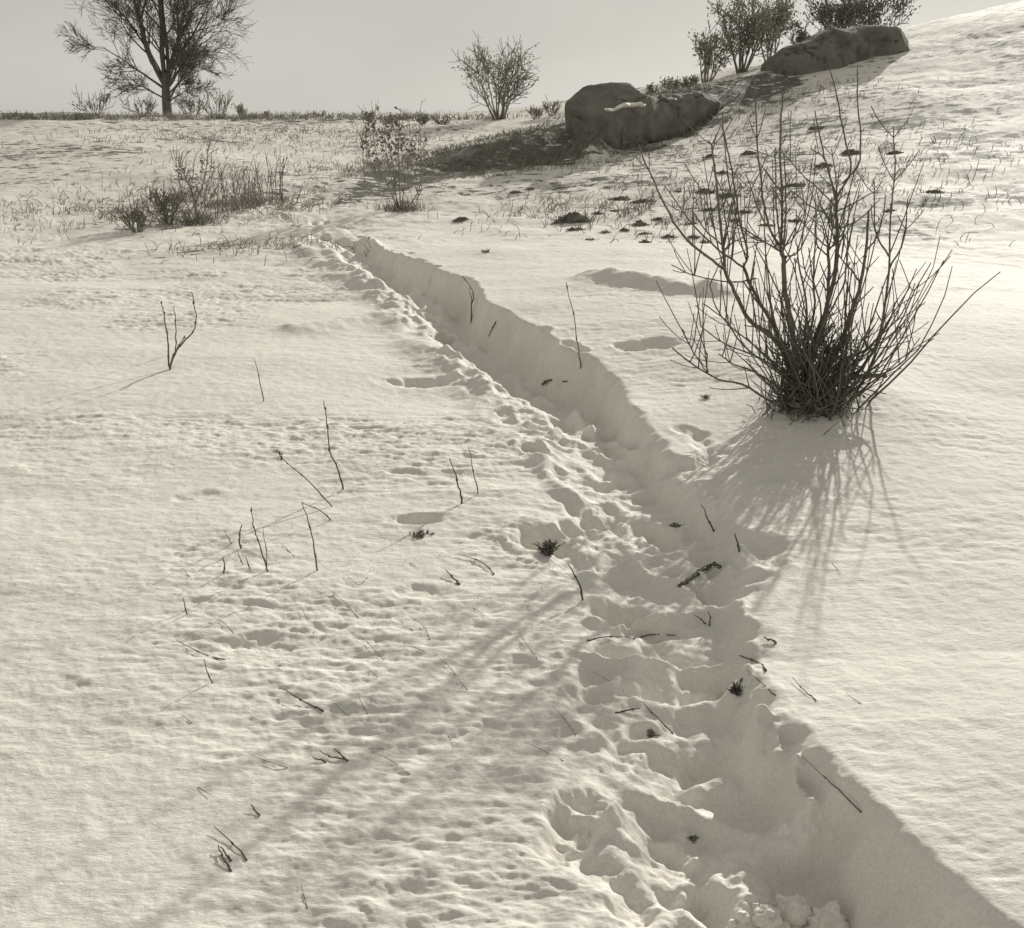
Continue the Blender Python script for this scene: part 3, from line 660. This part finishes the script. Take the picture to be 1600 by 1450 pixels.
st([(908,574),(903,540),(896,492),(884,441)], .004, 'solitary thin weed stem standing above the path bank', lean=0)
st([(735,505),(737,478),(740,460),(735,448),(721,430)], .006, 'bent dark twig standing in the shaded bank', lean=0)
st([(738,470),(733,450)], .004, 'small side twig beside the bent dark twig in the shaded bank', lean=0)
st([(775,505),(763,527)], .006, 'short stub sticking out of the shaded bank', lie=True)
st([(848,600),(862,596),(886,600)], .009, 'short dark stick lying at the foot of the shaded bank', name='stick', cat='stick', lie=True)
st([(912,938),(903,908),(889,882)], .004, 'dark twig leaning at the left edge of the path by the big footprint', name='twig', cat='twig')
st([(1117,828),(1095,789)], .004, 'dark twig leaning on the bank rim above the forked stick', name='twig', cat='twig')
st([(1156,860),(1149,833)], .0045, 'short thick twig on the rim of the bank', name='twig', cat='twig')
st([(1060,918),(1085,905),(1105,892),(1118,888),(1124,897)], .008, 'forked crooked stick lying across the path', name='stick', cat='stick', lie=True)
st([(1078,908),(1088,897),(1102,889)], .0045, 'thin prong beside the crooked stick on the path', name='stick', cat='stick', lie=True)
st([(1213,1006),(1204,1003),(1193,1000)], .004, 'tiny dark twig lying on the bank rim', name='twig', cat='twig', lie=True)
st([(1197,1049),(1182,1036),(1155,1030)], .0045, 'curved dark twig on the shaded bank wall', name='twig', cat='twig', lie=True)
st([(1105,975),(1098,970),(1085,960)], .003, 'thin curved twig in the path below the crooked stick', name='twig', cat='twig')
st([(1108,978),(1110,968),(1107,955)], .003, 'short upright curved twig in the path below the crooked stick', name='twig', cat='twig')
st([(1052,1147),(1025,1122),(1000,1099)], .0022, 'fine straight stalk lying across the footprints', lie=True)
st([(962,1114),(985,1112),(1000,1111)], .003, 'small dark twig in the path left of the fine stalk', name='twig', cat='twig', lie=True)
st([(1275,1095),(1255,1080),(1237,1063)], .0018, 'hair-thin stem lying on the bright right bank', lie=True)
st([(1212,1087),(1190,1070),(1165,1050)], .002, 'thin stem crossing the lower bank wall', lie=True)
st([(1346,1270),(1300,1228),(1250,1185)], .0018, 'long thin stem trailing over the shaded bank at lower right', lie=True)
st([(917,1002),(945,998),(985,999)], .0028, 'left piece of thin twig lying across the ribbed snow', name='twig', cat='twig', lie=True)
st([(990,999),(1020,994),(1056,997)], .0035, 'right piece of thin twig lying across the ribbed snow', name='twig', cat='twig', lie=True)
st([(718,914),(708,906),(698,895)], .004, 'short thick dark twig alone on the left slope', name='twig', cat='twig', lie=True)
st([(772,898),(752,880),(715,869)], .0025, 'arching grass stem above the short thick twig', lie=True)
st([(506,1113),(478,1100),(445,1081)], .003, 'longest dark straw lying on the lower left snow', lie=True)
st([(543,1190),(533,1182),(522,1174)], .0028, 'dark straw tip of the crossed straws at lower left', lie=True)
st([(540,1186),(520,1186),(500,1178)], .0024, 'curved straw crossing the dark straw tip at lower left', lie=True)
st([(510,1192),(500,1190),(490,1189)], .0026, 'flat short straw left of the crossed straws', lie=True)
st([(362,1362),(350,1345),(340,1325)], .0026, 'curved dark straw low in the left corner', lie=True)
st([(360,1346),(352,1334),(345,1328)], .0024, 'short straw just right of the curved one in the left corner', lie=True)
st([(385,1345),(372,1328),(335,1296)], .0022, 'long fine straw above the curved one in the left corner', lie=True)
st([(405,1276),(400,1270),(393,1262)], .0026, 'tiny straw alone above the left corner', lie=True)
st([(352,1031),(320,1025),(275,1003)], .002, 'long faint curved straw at the far lower left', lie=True)
LIT = [[(490,990),(475,960),(470,947)],[(575,902),(560,915),(540,900)],[(600,1032),(580,1012),(560,994)],[(575,1115),(565,1100),(560,1090)],[(730,1078),(715,1062)],[(655,972),(640,966)],[(672,1000),(665,985),(655,975)],
 [(663,1018),(645,1013),(630,1011)],[(712,1055),(700,1042),(685,1030)],[(450,1200),(420,1192),(392,1184)],[(900,1150),(885,1130),(862,1105)],[(975,1080),(950,1065),(925,1052)],[(880,1190),(850,1175),(830,1168)],[(590,1060),(575,1045)],
 [(840,1030),(820,1005),(810,990)],[(365,990),(350,975),(335,968)],[(560,965),(530,935),(500,915)],[(645,985),(625,970)],[(640,1210),(610,1190),(580,1180)],[(600,1170),(575,1172)],[(1345,1100),(1320,1085)],[(300,1130),(285,1120)],
 [(740,950),(760,965)],[(460,870),(440,850)],[(640,880),(655,890)],[(310,1230),(330,1245)],[(480,1420),(470,1380)],[(1300,880),(1315,900)],[(700,1150),(715,1165)],[(545,1120),(520,1100)],[(300,905),(285,890)],[(820,940),(835,960)]]
for p in LIT:
    st(p, .0012, 'faint hair-thin straw lying on the near snow', lie=True, group='faint straws on the near snow', m=M_grass)
# dark dead plant in the hollow, leaf by the shrub, dark clod on the path
def clump(name, u, v, r, label, cat, seed, n=40, h=.06, m=None):
    rn = random.Random(seed); b = at(u, v); mb = MB()
    for i in range(n):
        a = rn.random()*6.28; q = b+Vector((math.cos(a)*r*rn.random(), math.sin(a)*r*rn.random()*.7, -.004))
        d = Vector((rn.gauss(0,.5), rn.gauss(0,.4), 1)).normalized()*h*rn.uniform(.4,1)
        mb.tube([q, q+d*.6, q+d+Vector((rn.gauss(0,.01), 0, -.005))], [.0022,.0018,.001], 4)
        mb.leaf(q+d*rn.uniform(.3,1), rn.uniform(.006,.013), rn)
    o = mb.build(name, m or M_leaf, None, False); tag(o, label, cat)
clump('dead_plant', 856, 866, .022, 'dark curled dead plant sunk in the round hollow beside the path', 'plant', 1, 70, .075, M_twig)
clump('dead_plant', 1152, 1082, .02, 'dark scrap of dead plant at the foot of the bank', 'plant', 2, 40, .04, M_twig)
clump('leaf_litter', 1103, 622, .03, 'small dark leaf scrap on snow left of the large shrub', 'leaf', 3, 20, .03)
clump('leaf_litter', 1055, 822, .025, 'dark crumbs of litter at the edge of the shaded bank', 'leaf', 4, 24, .02)
clump('leaf_litter', 1016, 1148, .012, 'small dark crumb of litter in the middle footprints', 'leaf', 5, 22, .02)
clump('leaf_litter', 657, 835, .05, 'dark litter in the shallow hollow of the left field', 'leaf', 6, 36, .02)
clump('leaf_litter', 1080, 1312, .008, 'tiny dark scrap on the lowest footprint rim', 'leaf', 7, 16, .02)
# ------------------------------------------------------------------ tussocks on the right hillside
def tussock(u, v, w_, h_, label, group, seed):
    rn = random.Random(seed); b = at(u, v); W = w_*b.y/F/2; H = h_*b.y/F
    t = empty('tussock', b); tag(t, label, 'grass tussock', group)
    mb = MB(); n1, n2 = 11, 34; tilt = rn.uniform(-.25, .25)
    for i in range(n1):
        ph = i/(n1-1)*math.pi/2
        for j in range(n2):
            th = j/n2*2*math.pi; cx, cy = math.cos(th)*math.cos(ph), math.sin(th)*math.cos(ph)
            k = 1+.75*float(fbm(np.array([cx*1.7+seed*5.3]), np.array([cy*1.7+seed]), seed, 4, .6)[0])
            mb.v.append(b+Vector((cx*W*k, cy*W*.55*k+cx*W*tilt, H*.85*(math.sin(ph)**1.2)*(.6+.8*k*.5)+.012*rn.gauss(0,1)-.035)))
    for i in range(n1-1):
        for j in range(n2):
            a = i*n2+j; c = i*n2+(j+1) % n2; mb.f.append((a, c, c+n2, a+n2))
    mb.build('mound', M_earth, t)
    mb = MB(); lx = rn.uniform(-.5, .5)
    for i in range(110):
        th = rn.random()*6.28; q = rn.random()**.7
        x = b.x+math.cos(th)*W*q*1.25; y = b.y+math.sin(th)*W*.6*q*1.2+math.cos(th)*W*q*tilt
        p = Vector((x, y, b.z+H*.6*(1-q)-.03))
        d = Vector((rn.gauss(lx,.55), rn.gauss(0,.4), rn.uniform(.3,1))).normalized()*rn.uniform(.25,.9)*max(H*.8, .07)
        mb.tube([p, p+d*.6, p+d+Vector((d.x*.4, 0, -.35*abs(d.x)))], [.007,.005,.002], 3)
    mb.build('grass_blades', M_leaf, t)
tussock(896, 345, 48, 17, 'pointed dark tussock, the largest on the lower hillside', None, 1)
tussock(722, 344, 22, 8, 'lone small tussock above the path bend', None, 2)
tussock(761, 394, 12, 5, 'tiny dark tussock on the smooth snow above the path bank', None, 3)
for i, (u, v, a, b) in enumerate([(872,349,34,5),(972,312,34,9),(1006,315,40,7),(999,351,24,10),(1028,343,18,6),(934,334,24,5),(903,359,30,6),(946,363,14,5),(975,361,16,7),(1008,366,20,5),(1044,371,26,6),(1006,379,14,8),
    (924,375,24,4),(1102,300,30,8),(1140,306,34,6),(1171,240,24,7),(1111,244,16,5),(1082,350,22,6),(1109,329,26,6),(1085,371,28,5),(1102,379,22,5),(1199,353,28,6),(1243,290,40,6),(1243,346,34,6),(1161,331,36,4),
    (805,301,18,5),(829,296,14,4),(1060,300,14,4),(1290,260,30,7),(1330,240,28,9),(1150,346,18,7),(1280,200,24,5),(1400,240,26,6),(1460,300,30,6),(1390,330,24,5),(1180,372,20,4),(1130,270,16,5),(960,330,20,4)]):
    tussock(u, v, a, b, 'low dark grass tussock scattered over the snowy right hillside', 'small tussocks on the right hillside', 20+i)
# ------------------------------------------------------------------ far bushes on the crests
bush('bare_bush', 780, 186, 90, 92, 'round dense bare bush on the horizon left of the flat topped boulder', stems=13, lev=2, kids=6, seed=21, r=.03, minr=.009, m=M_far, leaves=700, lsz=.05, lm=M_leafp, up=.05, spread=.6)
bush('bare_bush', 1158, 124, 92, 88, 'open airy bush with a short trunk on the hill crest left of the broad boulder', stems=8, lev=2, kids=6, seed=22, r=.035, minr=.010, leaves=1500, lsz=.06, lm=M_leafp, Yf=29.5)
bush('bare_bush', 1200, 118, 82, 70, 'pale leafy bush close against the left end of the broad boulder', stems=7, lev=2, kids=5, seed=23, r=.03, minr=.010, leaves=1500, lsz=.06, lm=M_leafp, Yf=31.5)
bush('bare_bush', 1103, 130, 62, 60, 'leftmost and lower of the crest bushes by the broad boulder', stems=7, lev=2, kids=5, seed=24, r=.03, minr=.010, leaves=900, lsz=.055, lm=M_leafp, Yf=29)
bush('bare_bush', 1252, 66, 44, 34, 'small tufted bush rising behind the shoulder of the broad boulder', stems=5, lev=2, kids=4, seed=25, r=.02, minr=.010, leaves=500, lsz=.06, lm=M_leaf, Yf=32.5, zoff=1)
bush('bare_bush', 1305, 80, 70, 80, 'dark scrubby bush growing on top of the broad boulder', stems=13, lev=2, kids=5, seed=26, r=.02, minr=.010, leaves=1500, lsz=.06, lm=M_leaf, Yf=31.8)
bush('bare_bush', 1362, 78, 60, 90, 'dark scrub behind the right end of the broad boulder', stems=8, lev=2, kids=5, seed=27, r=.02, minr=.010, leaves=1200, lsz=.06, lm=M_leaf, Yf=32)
for i, (u, v, h, wd) in enumerate([(1020,140,14,34),(1052,136,20,40),(1078,134,18,30)]):
    bush('scrub', u, v, h, wd, ['low scrub just right of the flat topped boulder','middle low scrub on the ledge skyline','low scrub at the foot of the leftmost crest bush'][i], cat='scrub', stems=9, lev=1, kids=5, seed=40+i, r=.012, minr=.007, leaves=300, lsz=.04, lm=M_leafp, Yf=26.5)
for i, (u, v, h, wd) in enumerate([(838,178,18,34),(862,176,22,34),(660,181,14,26),(690,183,9,40),(577,185,14,22),(610,184,7,40)]):
    bush('scrub', u, v, h, wd, ['low scrub between the horizon bush and the boulder, left one','low scrub touching the left side of the flat topped boulder','little tuft on the horizon behind the saplings','thin line of scrub left of the horizon bush','dark tuft on the horizon above the saplings','faint scrub low on the horizon behind the saplings'][i], cat='scrub', stems=9, lev=1, kids=5, seed=50+i, r=.012, minr=.008, leaves=160, lsz=.04, lm=M_leafp, Yf=31)
for i, (u, v, h, wd) in enumerate([(300,180,32,60),(340,180,36,70),(378,180,22,20),(415,181,13,14),(500,184,8,30),(225,180,26,60),(150,181,24,70)]):
    bush('scrub', u, v, h, wd, ['tall thin scrub at the foot of the big tree','spreading scrub right of the big tree','dark upright tuft on the left horizon','small dark knob on the left horizon','barely visible tuft on the horizon nearest the path','scrub left of the big tree trunk','leftmost scrub on the horizon'][i], cat='scrub', stems=10, lev=1, kids=6, seed=60+i, r=.012, minr=.009, leaves=60, lsz=.05, lm=M_leafp, Yf=36)
bush('scrub', 262, 350, 52, 60, 'dark tangled scrub at the left, left of the twiggy bare bush', cat='scrub', stems=14, lev=1, kids=6, seed=90, r=.010, minr=.006, leaves=160, lsz=.03, lm=M_leaf)
bush('scrub', 215, 362, 40, 60, 'low tangled scrub furthest left in the field', cat='scrub', stems=12, lev=1, kids=6, seed=91, r=.010, minr=.006, leaves=100, lsz=.03, lm=M_leaf)
# tall far tree at the left
tb = Vector((onY(262, 182, 38).x, 38, 0)); tb.z = gz(tb.x, tb.y)
tree = empty('bare_tree', tb); tag(tree, 'tall leafless tree on the horizon at the left', 'tree')
rn = random.Random(77)
mb = MB(); tp = spline([tb+Vector((0,0,-.1)), tb+Vector((.03,0,.7)), tb+Vector((.12,0,1.5))], 4)
mb.tube(tp, [.19-.007*k for k in range(len(tp))], 9); mb.build('trunk', M_bark, tree)
for (x0, a, el, ln, r) in [(.5,.15,80,4.9,.085),(1.,-.25,76,4.8,.09),(1.2,.5,66,4.3,.08),(.9,.75,50,3.4,.055),(.5,.95,36,3.0,.045),(1.1,-.7,60,4.0,.075),(.9,-.95,42,3.3,.05),(1.3,.25,86,5.2,.08),(1.45,-.1,88,5.2,.08),(1.2,.35,60,4.0,.06),(1.25,-.45,70,4.5,.06),(.7,.8,30,2.6,.035),(.9,.6,44,3.2,.045),(.45,.9,22,2.0,.03),(1.0,.4,55,3.6,.05),(.6,-.9,28,2.4,.035),(1.3,.6,62,4.2,.05)]:
    mb = MB(); s = 1 if a > 0 else -1
    d = Vector((s*math.cos(R(el)), rn.uniform(-.5,.5)*math.cos(R(el))*1.5, math.sin(R(el))))
    ln *= .66 if el < 50 else (.78 if el < 72 else 1.)
    grow(mb, tb+Vector((.05, 0, x0)), d, ln*1.12, r, 3, rn, None, .03, .55, 8, 8, .0062, .09, 6)
    mb.build('limb', M_far if 0 else M_twig, tree)
# ------------------------------------------------------------------ snow chunks at the foot of the bank
def chunk(u, v, r, label, seed, group=None):
    rn = random.Random(seed); b = at(u, v); mb = MB(); n1, n2 = 14, 26
    for i in range(n1):
        ph = -math.pi/2+math.pi*i/(n1-1)
        for j in range(n2):
            th = 2*math.pi*j/n2; d = np.array([math.cos(th)*math.cos(ph), math.sin(th)*math.cos(ph), math.sin(ph)])
            d = np.sign(d)*np.abs(d)**.85
            k = 1+.55*float(fbm(np.array([d[0]*2+seed*3.1]), np.array([d[1]*2+d[2]*3]), seed, 5, .65)[0])
            mb.v.append(b+Vector((d[0]*r*k, d[1]*r*.8*k, d[2]*r*.8*k+r*.45)))
    for i in range(n1-1):
        for j in range(n2):
            a = i*n2+j; c = i*n2+(j+1) % n2; mb.f.append((a, c, c+n2, a+n2))
    o = mb.build('snow_chunk', M_cap); tag(o, label, 'snow chunk', group)
chunk(1196, 1442, .032, 'rounded chunk of snow at the bottom edge, left of the pair', 1)
chunk(1238, 1432, .04, 'larger broken chunk of snow at the bottom edge, right of the pair', 2)
for i_, (u_, v_, r_) in enumerate([(1160,1436,.014),(1214,1420,.012),(1262,1446,.016),(1180,1418,.009),(1225,1452,.014),(1145,1446,.010),(1275,1425,.010)]):
    chunk(u_, v_, r_, 'small crumb of snow among the larger chunks at the bottom edge', 10+i_, 'snow crumbs at the bottom edge')
chunk(1290, 1452, .045, 'angular snow chunk in the bottom right shade', 3)
# ------------------------------------------------------------------ stubble (nobody could count it)
def stubble(name, patches, n, h, r, m, label, seed):
    rn = random.Random(seed); mb = MB()
    tot = sum(p[5] for p in patches); 
    X = []; Y = []
    for (u, v, a, b, ang, wgt) in patches:
        q = onz(u, v, 0) if v > 330 else None
        if q is None:
            w_ = at(u, v); q = (w_.x, w_.y)
        for _ in range(int(n*wgt/tot)):
            X.append(q[0]+rn.gauss(0,a)); Y.append(q[1]+rn.gauss(0,b))
    X = np.array(X); Y = np.array(Y); keep = fbm(X/.35, Y/.25, 5, 3) > -.05
    X = X[keep]; Y = Y[keep]; Z = ground(X, Y)
    for x, y, z in zip(X, Y, Z):
        p = Vector((x, y, z-.01)); s = h*rn.uniform(.3,1.1)
        d = Vector((rn.gauss(0,.5), rn.gauss(0,.35), 1)).normalized()*s
        rr = r*(1+.06*y)
        mb.tube([p, p+d*.6, p+d+Vector((d.x*.5, 0, -abs(d.x)*.3))], [rr, rr*.8, rr*.3], 3)
    o = mb.build(name, m, None, False); tag(o, label, 'grass', kind='stuff')
stubble('dry_grass', [(290,345,1.0,.8,0,3),(390,338,.8,.5,0,2),(430,395,.7,.4,0,.8),(1080,330,1.4,1.2,0,2.2),(1200,300,1.5,1.5,0,2),(1300,240,1.6,2,0,2),(950,350,.9,.8,0,1.2),(800,225,1.6,1.0,0,5),(700,255,1.5,.8,0,4),(900,225,1.,.8,0,2),
   (380,215,2.5,2,0,2.5),(520,215,2.,2.,0,1.2),(300,300,1.2,1.5,0,1.5),(150,330,1.2,1.0,0,1),(1040,160,1.6,1.2,0,2),(1130,150,1.6,1.2,0,2)], 17000, .16, .0035, M_grass, 'dry grass poking through thin snow on the slopes', 3)
stubble('scrub_line', [(u_, 186, 1.2, .35, 0, k_) for u_, k_ in [(-20,1),(60,1.4),(140,1.2),(220,1.6),(300,2.2),(350,2),(400,1.6),(450,1),(500,.7),(560,.7),(610,1.1),(670,1.3),(720,.8)]], 4200, .26, .0035, M_grass, 'thin dark line of low scrub and grass along the left horizon', 9)
stubble('stubble', [(560,830,.8,.5,0,1.2),(420,720,.7,.5,0,1),(900,690,.25,.25,0,.4),(1010,600,.4,.3,0,.4),(620,700,.6,.4,0,1),(660,605,.35,.25,0,.5),(265,720,.35,.4,0,1),(650,780,.5,.35,0,1),(450,850,.5,.35,0,1),(1160,690,.25,.3,0,1.6),(740,680,.4,.3,0,.7),(330,950,.35,.3,0,.8),(720,960,.4,.25,0,.6)], 3200, .022, .0008, M_grass, 'fine grass tips and litter specks in the near snow', 4)
